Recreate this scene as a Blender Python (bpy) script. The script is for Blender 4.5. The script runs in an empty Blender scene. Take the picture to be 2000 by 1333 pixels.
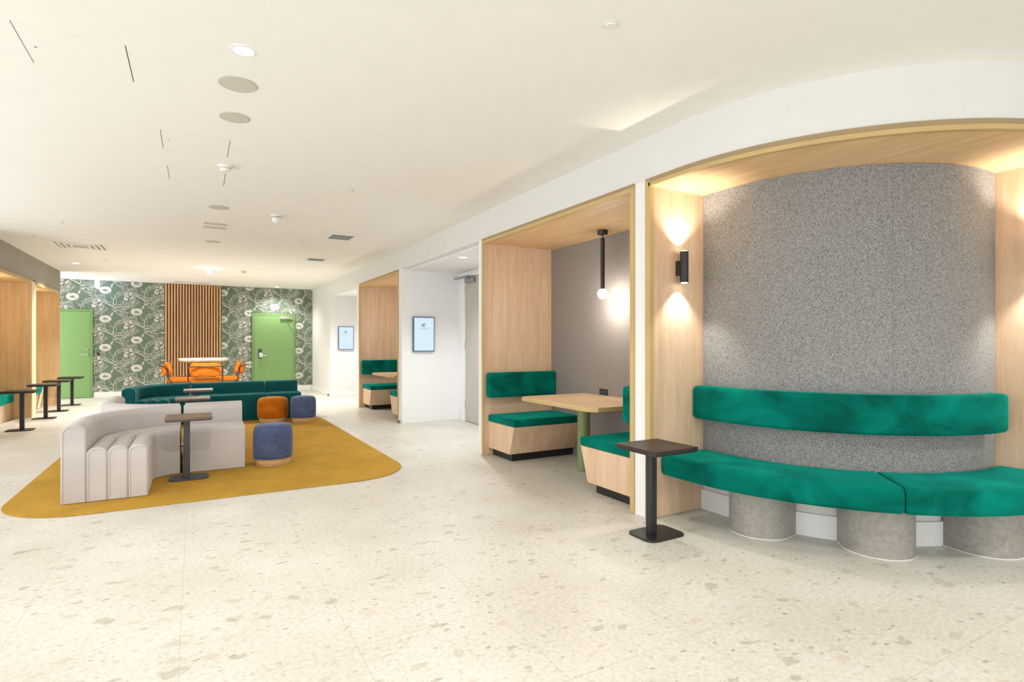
import bpy, bmesh, math, random
from mathutils import Vector
random.seed(7)
PI = math.pi
scene = bpy.context.scene
C = scene.collection

# ------------------------------------------------------------------ camera
F = 1090.0; HC = 1.3; CY = 672.0; TH = math.atan(620.0 / F)
cam_d = bpy.data.cameras.new('camera')
cam_d.sensor_width = 36.0
cam_d.lens = F / 2000.0 * 36.0
cam_d.shift_y = (CY - 666.5) / 2000.0
cam_d.clip_start = 0.05
cam = bpy.data.objects.new('camera', cam_d)
C.objects.link(cam)
cam.location = (0, 0, HC)
cam.rotation_euler = (PI / 2, 0, -TH)
scene.camera = cam

# ------------------------------------------------------------------ view, world, large lights
scene.view_settings.view_transform = 'Standard'
scene.view_settings.look = 'None'
scene.view_settings.gamma = 1.0
scene.view_settings.exposure = 0.13
scene.view_settings.use_curve_mapping = False
world = bpy.data.worlds.new('world')
scene.world = world
world.use_nodes = True
world.node_tree.nodes['Background'].inputs['Color'].default_value = (0.95, 0.97, 1.0, 1)
world.node_tree.nodes['Background'].inputs['Strength'].default_value = 1.0

def area_light(name, loc, rot, sx, sy, power, col):
    d = bpy.data.lights.new(name, 'AREA')
    d.shape = 'RECTANGLE'; d.size = sx; d.size_y = sy; d.energy = power; d.color = col
    o = bpy.data.objects.new(name, d); C.objects.link(o)
    o.location = loc; o.rotation_euler = rot
    return o

# unseen fill lights added behind the camera, by the left wall and passage
area_light('fill_front', (0.6, -5.1, 1.45), (PI / 2, 0, 0), 9.0, 2.5, 135, (0.97, 0.985, 1.0))
area_light('fill_left', (-3.4, 4.6, 1.5), (PI / 2, 0, -PI / 2), 9.6, 2.3, 175, (0.96, 0.98, 1.0))
area_light('fill_passage', (-4.3, 16.0, 1.4), (PI / 2, 0, -PI / 2), 1.2, 2.2, 75, (0.98, 0.985, 1.0))

# ------------------------------------------------------------------ materials
def new_mat(name):
    m = bpy.data.materials.new(name); m.use_nodes = True
    nt = m.node_tree
    return m, nt, nt.nodes['Principled BSDF']

def nd(nt, t, **kw):
    n = nt.nodes.new(t)
    for k, v in kw.items(): setattr(n, k, v)
    return n

def plain(name, col, rough=0.6, metal=0.0, bump=0.0, bscale=200.0, var=0.0, vscale=6.0, spec=0.5):
    m, nt, b = new_mat(name)
    b.inputs['Roughness'].default_value = rough
    b.inputs['Metallic'].default_value = metal
    b.inputs['Specular IOR Level'].default_value = spec
    tc = nd(nt, 'ShaderNodeTexCoord')
    n = nd(nt, 'ShaderNodeTexNoise'); n.inputs['Scale'].default_value = vscale; n.inputs['Detail'].default_value = 3
    nt.links.new(tc.outputs['Object'], n.inputs['Vector'])
    r = nd(nt, 'ShaderNodeValToRGB')
    r.color_ramp.elements[0].position = 0.3; r.color_ramp.elements[1].position = 0.7
    r.color_ramp.elements[0].color = tuple(c * (1 - var) for c in col) + (1,)
    r.color_ramp.elements[1].color = tuple(min(1, c * (1 + var)) for c in col) + (1,)
    nt.links.new(n.outputs['Fac'], r.inputs['Fac'])
    nt.links.new(r.outputs['Color'], b.inputs['Base Color'])
    if bump:
        n2 = nd(nt, 'ShaderNodeTexNoise'); n2.inputs['Scale'].default_value = bscale
        nt.links.new(tc.outputs['Object'], n2.inputs['Vector'])
        bp = nd(nt, 'ShaderNodeBump'); bp.inputs['Strength'].default_value = bump; bp.inputs['Distance'].default_value = 0.002
        nt.links.new(n2.outputs['Fac'], bp.inputs['Height'])
        nt.links.new(bp.outputs['Normal'], b.inputs['Normal'])
    return m

def wood(name, ca, cb, scl=(14, 14, 0.9), rough=0.5):
    m, nt, b = new_mat(name)
    b.inputs['Roughness'].default_value = rough
    b.inputs['Specular IOR Level'].default_value = 0.3
    tc = nd(nt, 'ShaderNodeTexCoord')
    mp = nd(nt, 'ShaderNodeMapping'); mp.inputs['Scale'].default_value = scl
    nt.links.new(tc.outputs['Object'], mp.inputs['Vector'])
    n = nd(nt, 'ShaderNodeTexNoise'); n.inputs['Scale'].default_value = 1.0; n.inputs['Detail'].default_value = 5
    n.inputs['Distortion'].default_value = 0.6
    nt.links.new(mp.outputs['Vector'], n.inputs['Vector'])
    mp2 = nd(nt, 'ShaderNodeMapping'); mp2.inputs['Scale'].default_value = tuple(v * 9 for v in scl)
    nt.links.new(tc.outputs['Object'], mp2.inputs['Vector'])
    n2 = nd(nt, 'ShaderNodeTexNoise'); n2.inputs['Scale'].default_value = 1.0; n2.inputs['Detail'].default_value = 3
    nt.links.new(mp2.outputs['Vector'], n2.inputs['Vector'])
    mx = nd(nt, 'ShaderNodeMath', operation='MULTIPLY_ADD'); mx.inputs[1].default_value = 0.35
    nt.links.new(n2.outputs['Fac'], mx.inputs[0])
    mu = nd(nt, 'ShaderNodeMath', operation='MULTIPLY'); mu.inputs[1].default_value = 0.65
    nt.links.new(n.outputs['Fac'], mu.inputs[0]); nt.links.new(mu.outputs[0], mx.inputs[2])
    r = nd(nt, 'ShaderNodeValToRGB')
    r.color_ramp.elements[0].position = 0.35; r.color_ramp.elements[1].position = 0.65
    r.color_ramp.elements[0].color = ca + (1,); r.color_ramp.elements[1].color = cb + (1,)
    nt.links.new(mx.outputs[0], r.inputs['Fac'])
    nt.links.new(r.outputs['Color'], b.inputs['Base Color'])
    return m

def velvet(name, col, var=0.35, vscale=3.0, sheen=0.6, tint=(1, 1, 1), fine=120.0, finevar=0.0):
    m, nt, b = new_mat(name)
    b.inputs['Roughness'].default_value = 0.85
    b.inputs['Specular IOR Level'].default_value = 0.06
    b.inputs['Sheen Weight'].default_value = sheen
    b.inputs['Sheen Roughness'].default_value = 0.4
    b.inputs['Sheen Tint'].default_value = tint + (1,)
    tc = nd(nt, 'ShaderNodeTexCoord')
    mp = nd(nt, 'ShaderNodeMapping'); mp.inputs['Scale'].default_value = (1, 1, 1.6)
    nt.links.new(tc.outputs['Object'], mp.inputs['Vector'])
    n = nd(nt, 'ShaderNodeTexNoise'); n.inputs['Scale'].default_value = vscale; n.inputs['Detail'].default_value = 4
    n.inputs['Distortion'].default_value = 0.8
    nt.links.new(mp.outputs['Vector'], n.inputs['Vector'])
    r = nd(nt, 'ShaderNodeValToRGB')
    r.color_ramp.elements[0].position = 0.35; r.color_ramp.elements[1].position = 0.68
    r.color_ramp.elements[0].color = tuple(c * (1 - var) for c in col) + (1,)
    r.color_ramp.elements[1].color = tuple(min(1, c * (1 + var)) for c in col) + (1,)
    nt.links.new(n.outputs['Fac'], r.inputs['Fac'])
    out = r.outputs['Color']
    n2 = nd(nt, 'ShaderNodeTexNoise'); n2.inputs['Scale'].default_value = fine; n2.inputs['Detail'].default_value = 2
    nt.links.new(tc.outputs['Object'], n2.inputs['Vector'])
    if finevar:
        r2 = nd(nt, 'ShaderNodeValToRGB')
        r2.color_ramp.elements[0].position = 0.35; r2.color_ramp.elements[1].position = 0.65
        a = 1 - finevar
        r2.color_ramp.elements[0].color = (a, a, a, 1); r2.color_ramp.elements[1].color = (1, 1, 1, 1)
        nt.links.new(n2.outputs['Fac'], r2.inputs['Fac'])
        mx = nd(nt, 'ShaderNodeMix', data_type='RGBA', blend_type='MULTIPLY'); mx.inputs[0].default_value = 1
        nt.links.new(out, mx.inputs[6]); nt.links.new(r2.outputs['Color'], mx.inputs[7])
        out = mx.outputs[2]
    nt.links.new(out, b.inputs['Base Color'])
    bp = nd(nt, 'ShaderNodeBump'); bp.inputs['Strength'].default_value = 0.25; bp.inputs['Distance'].default_value = 0.003
    nt.links.new(n2.outputs['Fac'], bp.inputs['Height'])
    nt.links.new(bp.outputs['Normal'], b.inputs['Normal'])
    return m

def felt(name, ca, cb, scale=150.0):
    m, nt, b = new_mat(name)
    b.inputs['Roughness'].default_value = 0.95
    b.inputs['Specular IOR Level'].default_value = 0.1
    b.inputs['Sheen Weight'].default_value = 0.15
    tc = nd(nt, 'ShaderNodeTexCoord')
    n = nd(nt, 'ShaderNodeTexNoise'); n.inputs['Scale'].default_value = scale; n.inputs['Detail'].default_value = 4
    n.inputs['Distortion'].default_value = 1.5
    nt.links.new(tc.outputs['Object'], n.inputs['Vector'])
    r = nd(nt, 'ShaderNodeValToRGB')
    r.color_ramp.elements[0].position = 0.38; r.color_ramp.elements[1].position = 0.62
    r.color_ramp.elements[0].color = ca + (1,); r.color_ramp.elements[1].color = cb + (1,)
    nt.links.new(n.outputs['Fac'], r.inputs['Fac'])
    nt.links.new(r.outputs['Color'], b.inputs['Base Color'])
    return m

def emit(name, col, strength, base=0.8):
    m, nt, b = new_mat(name)
    b.inputs['Base Color'].default_value = (base, base, base, 1)
    b.inputs['Emission Color'].default_value = col + (1,)
    b.inputs['Emission Strength'].default_value = strength
    return m

def terrazzo():
    m, nt, b = new_mat('terrazzo_tile')
    L = nt.links
    b.inputs['Specular IOR Level'].default_value = 0.45
    tc = nd(nt, 'ShaderNodeTexCoord')
    P = tc.outputs['Object']
    # cloudy ground
    nz = nd(nt, 'ShaderNodeTexNoise'); nz.inputs['Scale'].default_value = 1.6; nz.inputs['Detail'].default_value = 6
    L.new(P, nz.inputs['Vector'])
    cr = nd(nt, 'ShaderNodeValToRGB')
    cr.color_ramp.elements[0].position = 0.3; cr.color_ramp.elements[1].position = 0.7
    cr.color_ramp.elements[0].color = (0.65, 0.62, 0.555, 1); cr.color_ramp.elements[1].color = (0.745, 0.725, 0.67, 1)
    L.new(nz.outputs['Fac'], cr.inputs['Fac'])
    cur = cr.outputs['Color']
    # fine mottling
    nf = nd(nt, 'ShaderNodeTexNoise'); nf.inputs['Scale'].default_value = 45; nf.inputs['Detail'].default_value = 5
    L.new(P, nf.inputs['Vector'])
    fr = nd(nt, 'ShaderNodeValToRGB')
    fr.color_ramp.elements[0].position = 0.3; fr.color_ramp.elements[1].position = 0.62
    fr.color_ramp.elements[0].color = (0.80, 0.77, 0.72, 1); fr.color_ramp.elements[1].color = (1, 1, 1, 1)
    L.new(nf.outputs['Fac'], fr.inputs['Fac'])
    mm = nd(nt, 'ShaderNodeMix', data_type='RGBA', blend_type='MULTIPLY'); mm.inputs[0].default_value = 0.75
    L.new(cur, mm.inputs[6]); L.new(fr.outputs['Color'], mm.inputs[7]); cur = mm.outputs[2]
    # stone chips in four sizes
    nw = nd(nt, 'ShaderNodeTexNoise'); nw.inputs['Scale'].default_value = 14; nw.inputs['Detail'].default_value = 2
    L.new(P, nw.inputs['Vector'])
    for k, (scale, thr, size, cols) in enumerate([
            (3.6, 0.50, 0.42, [(0.40, 0.37, 0.30), (0.50, 0.45, 0.38), (0.60, 0.51, 0.41)]),
            (7.5, 0.52, 0.60, [(0.34, 0.31, 0.25), (0.52, 0.46, 0.38), (0.58, 0.48, 0.38)]),
            (16.0, 0.62, 0.75, [(0.24, 0.21, 0.17), (0.45, 0.38, 0.29), (0.74, 0.70, 0.62)]),
            (42.0, 0.74, 0.95, [(0.12, 0.10, 0.08), (0.30, 0.25, 0.19), (0.50, 0.42, 0.32)])]):
        ad = nd(nt, 'ShaderNodeMix', data_type='RGBA', blend_type='ADD'); ad.inputs[0].default_value = 0.5 / scale
        L.new(P, ad.inputs[6]); L.new(nw.outputs['Color'], ad.inputs[7])
        mp = nd(nt, 'ShaderNodeMapping'); mp.inputs['Location'].default_value = (k * 3.7, k * 1.9, 0)
        mp.inputs['Rotation'].default_value = (0, 0, 0.5 * k); mp.inputs['Scale'].default_value = (1, 1.7, 1)
        L.new(ad.outputs[2], mp.inputs['Vector'])
        v = nd(nt, 'ShaderNodeTexVoronoi', voronoi_dimensions='2D'); v.inputs['Scale'].default_value = scale
        L.new(mp.outputs['Vector'], v.inputs['Vector'])
        sp = nd(nt, 'ShaderNodeSeparateColor'); L.new(v.outputs['Color'], sp.inputs['Color'])
        rad = nd(nt, 'ShaderNodeMath', operation='SUBTRACT'); rad.inputs[1].default_value = thr
        L.new(sp.outputs['Red'], rad.inputs[0])
        rm = nd(nt, 'ShaderNodeMath', operation='MULTIPLY'); rm.inputs[1].default_value = size
        L.new(rad.outputs[0], rm.inputs[0])
        sub = nd(nt, 'ShaderNodeMath', operation='SUBTRACT'); L.new(rm.outputs[0], sub.inputs[0]); L.new(v.outputs['Distance'], sub.inputs[1])
        ms = nd(nt, 'ShaderNodeMath', operation='MULTIPLY'); ms.inputs[1].default_value = (22, 20, 16, 16)[k]; ms.use_clamp = True
        L.new(sub.outputs[0], ms.inputs[0])
        ram = nd(nt, 'ShaderNodeValToRGB'); ram.color_ramp.interpolation = 'CONSTANT'
        e = ram.color_ramp.elements
        e[0].position = 0; e[0].color = cols[0] + (1,); e[1].position = 0.34; e[1].color = cols[1] + (1,)
        e2 = e.new(0.67); e2.color = cols[2] + (1,)
        L.new(sp.outputs['Green'], ram.inputs['Fac'])
        fac = nd(nt, 'ShaderNodeMath', operation='MULTIPLY'); fac.inputs[1].default_value = (0.55, 0.5, 0.5, 0.5)[k]
        L.new(ms.outputs[0], fac.inputs[0])
        mx = nd(nt, 'ShaderNodeMix', data_type='RGBA')
        L.new(fac.outputs[0], mx.inputs[0]); L.new(cur, mx.inputs[6]); L.new(ram.outputs['Color'], mx.inputs[7])
        cur = mx.outputs[2]
    # grout lines of the large tiles
    sx = nd(nt, 'ShaderNodeSeparateXYZ'); L.new(P, sx.inputs[0])
    masks = []
    for ax, off, pitch in (('X', 0.055, 0.66), ('Y', -1.12, 0.645)):
        a = nd(nt, 'ShaderNodeMath', operation='ADD'); a.inputs[1].default_value = off + 30 * pitch
        L.new(sx.outputs[ax], a.inputs[0])
        d = nd(nt, 'ShaderNodeMath', operation='DIVIDE'); d.inputs[1].default_value = pitch; L.new(a.outputs[0], d.inputs[0])
        f = nd(nt, 'ShaderNodeMath', operation='FRACT'); L.new(d.outputs[0], f.inputs[0])
        s = nd(nt, 'ShaderNodeMath', operation='SUBTRACT'); s.inputs[1].default_value = 0.5; L.new(f.outputs[0], s.inputs[0])
        ab = nd(nt, 'ShaderNodeMath', operation='ABSOLUTE'); L.new(s.outputs[0], ab.inputs[0])
        g = nd(nt, 'ShaderNodeMath', operation='GREATER_THAN'); g.inputs[1].default_value = 0.5 - 0.0016 / pitch
        L.new(ab.outputs[0], g.inputs[0]); masks.append(g)
    mxm = nd(nt, 'ShaderNodeMath', operation='MAXIMUM'); L.new(masks[0].outputs[0], mxm.inputs[0]); L.new(masks[1].outputs[0], mxm.inputs[1])
    mf = nd(nt, 'ShaderNodeMath', operation='MULTIPLY'); mf.inputs[1].default_value = 0.55; L.new(mxm.outputs[0], mf.inputs[0])
    mx = nd(nt, 'ShaderNodeMix', data_type='RGBA'); mx.inputs[7].default_value = (0.42, 0.38, 0.31, 1)
    L.new(mf.outputs[0], mx.inputs[0]); L.new(cur, mx.inputs[6])
    L.new(mx.outputs[2], b.inputs['Base Color'])
    rr = nd(nt, 'ShaderNodeMapRange'); rr.inputs['To Min'].default_value = 0.32; rr.inputs['To Max'].default_value = 0.5
    L.new(nf.outputs['Fac'], rr.inputs['Value']); L.new(rr.outputs['Result'], b.inputs['Roughness'])
    return m

M = {}
M['floor'] = terrazzo()
M['ceiling'] = plain('ceiling_paint', (0.91, 0.89, 0.845), 0.9, var=0.01, spec=0.2)
M['white'] = plain('white_wall_paint', (0.74, 0.74, 0.72), 0.85, var=0.01, spec=0.2)
M['recess'] = plain('white_recess_paint', (0.84, 0.84, 0.835), 0.85, var=0.01, spec=0.2)
M['skirt'] = plain('white_skirting', (0.84, 0.84, 0.82), 0.5)
M['bulk'] = plain('grey_taupe_paint', (0.36, 0.33, 0.285), 0.85, var=0.03, spec=0.2)
M['oak'] = wood('oak_veneer', (0.63, 0.425, 0.265), (0.78, 0.57, 0.395))
M['oak_h'] = wood('oak_veneer_flat', (0.66, 0.435, 0.22), (0.80, 0.575, 0.33), (14, 1.2, 14))
M['oak_p'] = wood('oak_panel_golden', (0.58, 0.375, 0.18), (0.72, 0.50, 0.27))
M['oak_edge'] = plain('oak_solid_edge', (0.56, 0.40, 0.17), 0.55, var=0.06, vscale=3)
M['oak_shaded'] = plain('oak_shadow_trim', (0.36, 0.26, 0.135), 0.6, var=0.05)  # darker copy of the edge oak, shade under the header put into colour
M['oak_pale'] = plain('pale_birch_edge', (0.80, 0.66, 0.44), 0.6, var=0.03)
M['table_oak'] = wood('oak_tabletop', (0.66, 0.46, 0.28), (0.76, 0.56, 0.36), (14, 1.2, 14), 0.45)
M['slat'] = wood('warm_timber_slat', (0.68, 0.41, 0.19), (0.86, 0.60, 0.33), (20, 20, 1.2))
M['slat_back'] = wood('dark_timber_backing', (0.13, 0.045, 0.015), (0.24, 0.10, 0.035), (12, 12, 3))
M['green'] = velvet('emerald_velvet', (0.0, 0.142, 0.105), 0.44, 2.6, 0.30, (0.02, 1.0, 0.78))
M['teal'] = velvet('dark_teal_velvet', (0.008, 0.085, 0.09), 0.18, 2.0, 0.25, (0.3, 0.9, 0.9))
M['greyf'] = velvet('pale_grey_fabric', (0.61, 0.565, 0.54), 0.05, 2.0, 0.2, (1, 0.95, 0.9), 260.0, 0.12)
M['orange'] = velvet('orange_fabric', (0.60, 0.165, 0.01), 0.18, 5.0, 0.3, (1, 0.7, 0.3), 160.0, 0.35)
M['blue'] = velvet('denim_blue_chenille', (0.115, 0.155, 0.295), 0.10, 6.0, 0.35, (0.7, 0.8, 1), 150.0, 0.6)
M['orange_l'] = velvet('orange_velvet_chair', (0.50, 0.135, 0.013), 0.2, 5.0, 0.3, (1, 0.7, 0.3))
M['rug'] = velvet('mustard_carpet', (0.60, 0.345, 0.05), 0.09, 2.6, 0.04, (1, 0.8, 0.4), 240.0, 0.45)
M['felt'] = felt('grey_felt', (0.125, 0.122, 0.12), (0.40, 0.395, 0.38), 150.0)
M['felt2'] = felt('taupe_grey_felt', (0.20, 0.175, 0.155), (0.33, 0.295, 0.265), 160.0)
M['concrete'] = plain('grey_stone_tile', (0.33, 0.31, 0.275), 0.5, bump=0.15, bscale=60, var=0.14, vscale=34)
M['black'] = plain('black_metal', (0.018, 0.018, 0.018), 0.4, metal=0.0, bump=0.1, bscale=300)
M['charcoal'] = plain('charcoal_metal', (0.05, 0.052, 0.06), 0.45)
M['darkwood'] = wood('dark_stained_top', (0.02, 0.014, 0.011), (0.055, 0.038, 0.028), (30, 3, 30), 0.45)
M['walnut'] = wood('brown_stained_top', (0.13, 0.085, 0.055), (0.23, 0.155, 0.105), (30, 3, 30), 0.45)
M['kick'] = plain('black_kick_board', (0.012, 0.012, 0.012), 0.3)
M['olive'] = plain('olive_green_metal', (0.21, 0.27, 0.10), 0.45)
M['door_green'] = plain('green_door_paint', (0.215, 0.375, 0.135), 0.55, var=0.02)
M['door_green2'] = plain('green_frame_paint', (0.185, 0.33, 0.115), 0.55)
M['door_beige'] = plain('beige_door_paint', (0.50, 0.47, 0.40), 0.5)
M['chrome'] = plain('brushed_steel', (0.65, 0.65, 0.63), 0.3, metal=0.9)
M['steel'] = plain('grey_closer_steel', (0.33, 0.33, 0.33), 0.4, metal=0.6)
M['wallpaper'] = plain('sage_green_wallpaper', (0.145, 0.195, 0.14), 0.85, var=0.10, vscale=1.2)
M['ink'] = plain('pale_wallpaper_print', (0.72, 0.71, 0.64), 0.85, var=0.06, vscale=25)
M['travertine'] = plain('cream_stone', (0.72, 0.66, 0.53), 0.5, var=0.15, vscale=20)
M['speaker'] = plain('speaker_mesh_paint', (0.60, 0.58, 0.50), 0.9, bump=0.3, bscale=600)
M['plastic'] = plain('white_plastic', (0.82, 0.81, 0.79), 0.5)
M['groove'] = plain('dark_shadow_gap', (0.05, 0.045, 0.04), 0.9)
M['grille'] = plain('grey_grille', (0.33, 0.34, 0.33), 0.7)
M['poufwood'] = wood('honey_plywood', (0.52, 0.29, 0.11), (0.72, 0.47, 0.24), (3, 3, 40))
M['lamp'] = emit('lamp_glow', (1.0, 0.97, 0.92), 14.0)
M['globe'] = emit('globe_glow', (1.0, 0.96, 0.90), 22.0)
M['screen'] = emit('screen_glow', (0.72, 0.90, 1.0), 0.82, 0.02)
M['screen_frame'] = plain('blue_grey_bezel', (0.10, 0.15, 0.27), 0.4)
M['logo'] = plain('dark_green_print', (0.01, 0.13, 0.09), 0.6)
M['logo_l'] = plain('light_green_print', (0.10, 0.50, 0.30), 0.6)
M['signglow'] = emit('blue_white_sign', (0.62, 0.80, 1.0), 3.0)
M['backboard'] = plain('white_board', (0.74, 0.72, 0.68), 0.7)
M['grout'] = plain('white_sealant', (0.8, 0.79, 0.75), 0.7)

# ------------------------------------------------------------------ builders
class MB:
    def __init__(s): s.v = []; s.f = []; s.mi = []
    def add(s, vs, fs, mi=0):
        o = len(s.v); s.v += [tuple(p) for p in vs]
        s.f += [tuple(i + o for i in f) for f in fs]; s.mi += [mi] * len(fs)
        return s
    def box(s, x0, x1, y0, y1, z0, z1, mi=0):
        vs = [(x, y, z) for z in (z0, z1) for x, y in ((x0, y0), (x1, y0), (x1, y1), (x0, y1))]
        return s.add(vs, [(0, 3, 2, 1), (4, 5, 6, 7), (0, 1, 5, 4), (1, 2, 6, 5), (2, 3, 7, 6), (3, 0, 4, 7)], mi)
    def prism(s, pts, z0, z1, mi=0):          # pts: xy polygon, counter-clockwise
        n = len(pts)
        vs = [(x, y, z0) for x, y in pts] + [(x, y, z1) for x, y in pts]
        fs = [tuple(range(n - 1, -1, -1)), tuple(range(n, 2 * n))]
        fs += [(i, (i + 1) % n, n + (i + 1) % n, n + i) for i in range(n)]
        return s.add(vs, fs, mi)
    def loft(s, rings, close=True, caps=True, mi=0):
        n = len(rings[0]); vs = [p for r in rings for p in r]; fs = []
        for k in range(len(rings) - 1):
            for i in range(n if close else n - 1):
                j = (i + 1) % n
                fs.append((k * n + i, k * n + j, (k + 1) * n + j, (k + 1) * n + i))
        if caps and close:
            fs.append(tuple(range(n - 1, -1, -1))); m = (len(rings) - 1) * n
            fs.append(tuple(range(m, m + n)))
        return s.add(vs, fs, mi)
    def tube(s, pts, r, n=10, mi=0):
        pts = [Vector(p) for p in pts]; rings = []
        up = Vector((0, 0, 1)); prev = None
        for i, p in enumerate(pts):
            t = (pts[min(i + 1, len(pts) - 1)] - pts[max(i - 1, 0)]).normalized()
            if prev is None:
                a = t.cross(up)
                if a.length < 0.05: a = t.cross(Vector((0, 1, 0)))
            else:
                a = prev - t * prev.dot(t)
            a.normalize(); prev = a; bb = t.cross(a)
            rings.append([p + (a * math.cos(k * 2 * PI / n) + bb * math.sin(k * 2 * PI / n)) * r for k in range(n)])
        return s.loft(rings, mi=mi)
    def lathe(s, cx, cy, prof, n=32, mi=0):   # prof: (r, z) bottom to top
        rings = [[(cx + r * math.cos(k * 2 * PI / n), cy + r * math.sin(k * 2 * PI / n), z) for k in range(n)] for r, z in prof]
        return s.loft(rings, mi=mi)

ROOT = {}
def build(name, mb, mat, parent=None, bevel=0.0, seg=2, smooth=False, origin=None):
    root = parent
    while root is not None and root.parent is not None: root = root.parent
    if root is not None: o0 = Vector(ROOT[root.name])
    else:
        if origin is None:
            xs = [p[0] for p in mb.v]; ys = [p[1] for p in mb.v]; zs = [p[2] for p in mb.v]
            origin = ((min(xs) + max(xs)) / 2, (min(ys) + max(ys)) / 2, min(zs))
        o0 = Vector(origin)
    me = bpy.data.meshes.new(name)
    me.from_pydata([tuple(Vector(p) - o0) for p in mb.v], [], mb.f)
    mats = mat if isinstance(mat, (list, tuple)) else [mat]
    for m in mats: me.materials.append(M[m])
    for p, k in zip(me.polygons, mb.mi): p.material_index = k
    bm = bmesh.new(); bm.from_mesh(me)
    bmesh.ops.recalc_face_normals(bm, faces=bm.faces)
    bm.to_mesh(me); bm.free()
    if smooth:
        me.polygons.foreach_set('use_smooth', [True] * len(me.polygons))
        me.set_sharp_from_angle(angle=math.radians(smooth if smooth is not True else 40))
    o = bpy.data.objects.new(name, me); C.objects.link(o)
    if parent is None:
        o.location = o0; ROOT[o.name] = tuple(o0)
    else: o.parent = parent
    if bevel:
        b = o.modifiers.new('bevel', 'BEVEL'); b.width = bevel; b.segments = seg; b.limit_method = 'ANGLE'
        b.angle_limit = math.radians(35)
        me.polygons.foreach_set('use_smooth', [True] * len(me.polygons))
        me.set_sharp_from_angle(angle=math.radians(75))
    return o

def tag(o, label, cat, group=None):
    o['label'] = label; o['category'] = cat
    if group: o['group'] = group
    return o

def thing(name, label, cat, loc, group=None):
    o = bpy.data.objects.new(name, None); C.objects.link(o)
    o.empty_display_size = 0.1; o.location = loc; ROOT[o.name] = tuple(loc)
    return tag(o, label, cat, group)

def struct(name, mb, mat, **kw):
    o = build(name, mb, mat, origin=(0, 0, 0), **kw); o['kind'] = 'structure'
    return o

def dup(root, loc, label, rotz=0.0):
    r = root.copy(); C.objects.link(r); r.location = loc; r.rotation_euler = (0, 0, rotz); r['label'] = label
    for ch in list(root.children):
        c = ch.copy(); C.objects.link(c); c.parent = r
        for g in list(ch.children):
            d = g.copy(); C.objects.link(d); d.parent = c
    return r

def light(kind, name, loc, energy, col, parent=None, radius=0.04, rot=(0, 0, 0), angle=2.0, blend=0.6):
    d = bpy.data.lights.new(name, kind); d.energy = energy; d.color = col
    d.shadow_soft_size = radius
    if kind == 'SPOT': d.spot_size = angle; d.spot_blend = blend
    o = bpy.data.objects.new(name, d); C.objects.link(o)
    if parent is not None:
        o.parent = parent; o.location = Vector(loc) - Vector(ROOT[parent.name])
    else: o.location = loc
    o.rotation_euler = rot
    return o

def rrect(x0, x1, y0, y1, r, n=6):
    pts = []
    for cx, cy, a in ((x1 - r, y0 + r, -PI / 2), (x1 - r, y1 - r, 0), (x0 + r, y1 - r, PI / 2), (x0 + r, y0 + r, PI)):
        for k in range(n + 1):
            t = a + k * PI / 2 / n
            pts.append((cx + r * math.cos(t), cy + r * math.sin(t)))
    return pts

# ------------------------------------------------------------------ dimensions
XR = 2.93; XB = 3.90; XL = -2.48; YF = 16.7; ZC = 2.84; ZO = 2.52; ZI = 2.47
NC = (4.61, 2.80); RF = 1.68; RB = 1.113      # centre and radii of the rounded corner niche

def corner_path(R, n=40, y0=3.09, x1=4.77):
    pts = [(NC[0] - R, y0)]
    for k in range(n + 1):
        a = PI + k * PI / 2 / n
        pts.append((NC[0] + R * math.cos(a), NC[1] + R * math.sin(a)))
    pts.append((x1, NC[1] - R))
    return pts

def band(mb, Ra, Rb, z0, z1, y0=3.09, x1=4.77, mi=0, n=40):   # solid between two concentric paths
    a = corner_path(Ra, n, y0, x1); b = corner_path(Rb, n, y0, x1)
    rings = [[(p[0], p[1], z0), (p[0], p[1], z1), (q[0], q[1], z1), (q[0], q[1], z0)] for p, q in zip(a, b)]
    mb.loft(rings, mi=mi)

# ------------------------------------------------------------------ room shell
struct('floor', MB().box(-6, 8, -6, 17.2, -0.1, 0), 'floor')
struct('ceiling', MB().box(-6, 8, -6, 17.2, ZC, ZC + 0.15), 'ceiling')

w = MB()                                        # right wall: header, piers between the openings, recess ceilings
w.box(XR, XR + 0.12, 3.09, YF, ZO, ZC)
for a, b in ((3.13, 3.25), (5.84, 5.95), (8.77, 8.93), (11.46, 11.67)):
    w.box(XR, XB + 0.05, a, b, 0, ZO, 1)
w.box(XR, XB + 0.05, 14.28, YF, 0, ZO)
struct('wall_right', w, ['white', 'recess'])
w = MB()
w.box(XB + 0.05, XB + 0.17, 3.0, 7.55, 0, ZC)
w.box(XB + 0.05, XB + 0.17, 8.56, YF, 0, ZC)
w.box(XB + 0.05, XB + 0.17, 7.55, 8.56, 2.44, ZC)
w.box(XB + 0.08, XB + 0.17, 7.55, 8.56, 0, 2.44)
struct('wall_recess', w, 'recess')
w = MB()
w.box(XR + 0.12, XB + 0.05, 5.95, 8.77, 2.50, 2.6)
w.box(XR + 0.12, XB + 0.05, 11.67, 14.28, 2.50, 2.6)
struct('ceiling_recess', w, 'recess')
w = MB()                                        # rounded corner wall above the niche and on to the right
band(w, RF, RF - 0.12, ZO, ZC, x1=4.85)
w.box(4.85, 8, NC[1] - RF, NC[1] - RF + 0.12, 0, ZC)
w.box(XR + 0.0, XR + 0.66, 3.11, 3.13, 0, ZO)
struct('wall_corner', w, 'white')
w = MB()
band(w, RB, RB - 0.1, 0, 0.34)
struct('wall_niche', w, 'backboard', smooth=True)
w = MB()
band(w, RB + 0.02, RB, 0, 0.155)
struct('baseboard_niche', w, 'skirt', smooth=True)
w = MB()
band(w, RB - 0.03, RB - 0.13, 0.34, 2.6)
w.box(3.5, 3.52, 3.1, 3.13, 0, 2.5)
struct('wall_niche_back', w, 'white', smooth=True)

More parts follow.
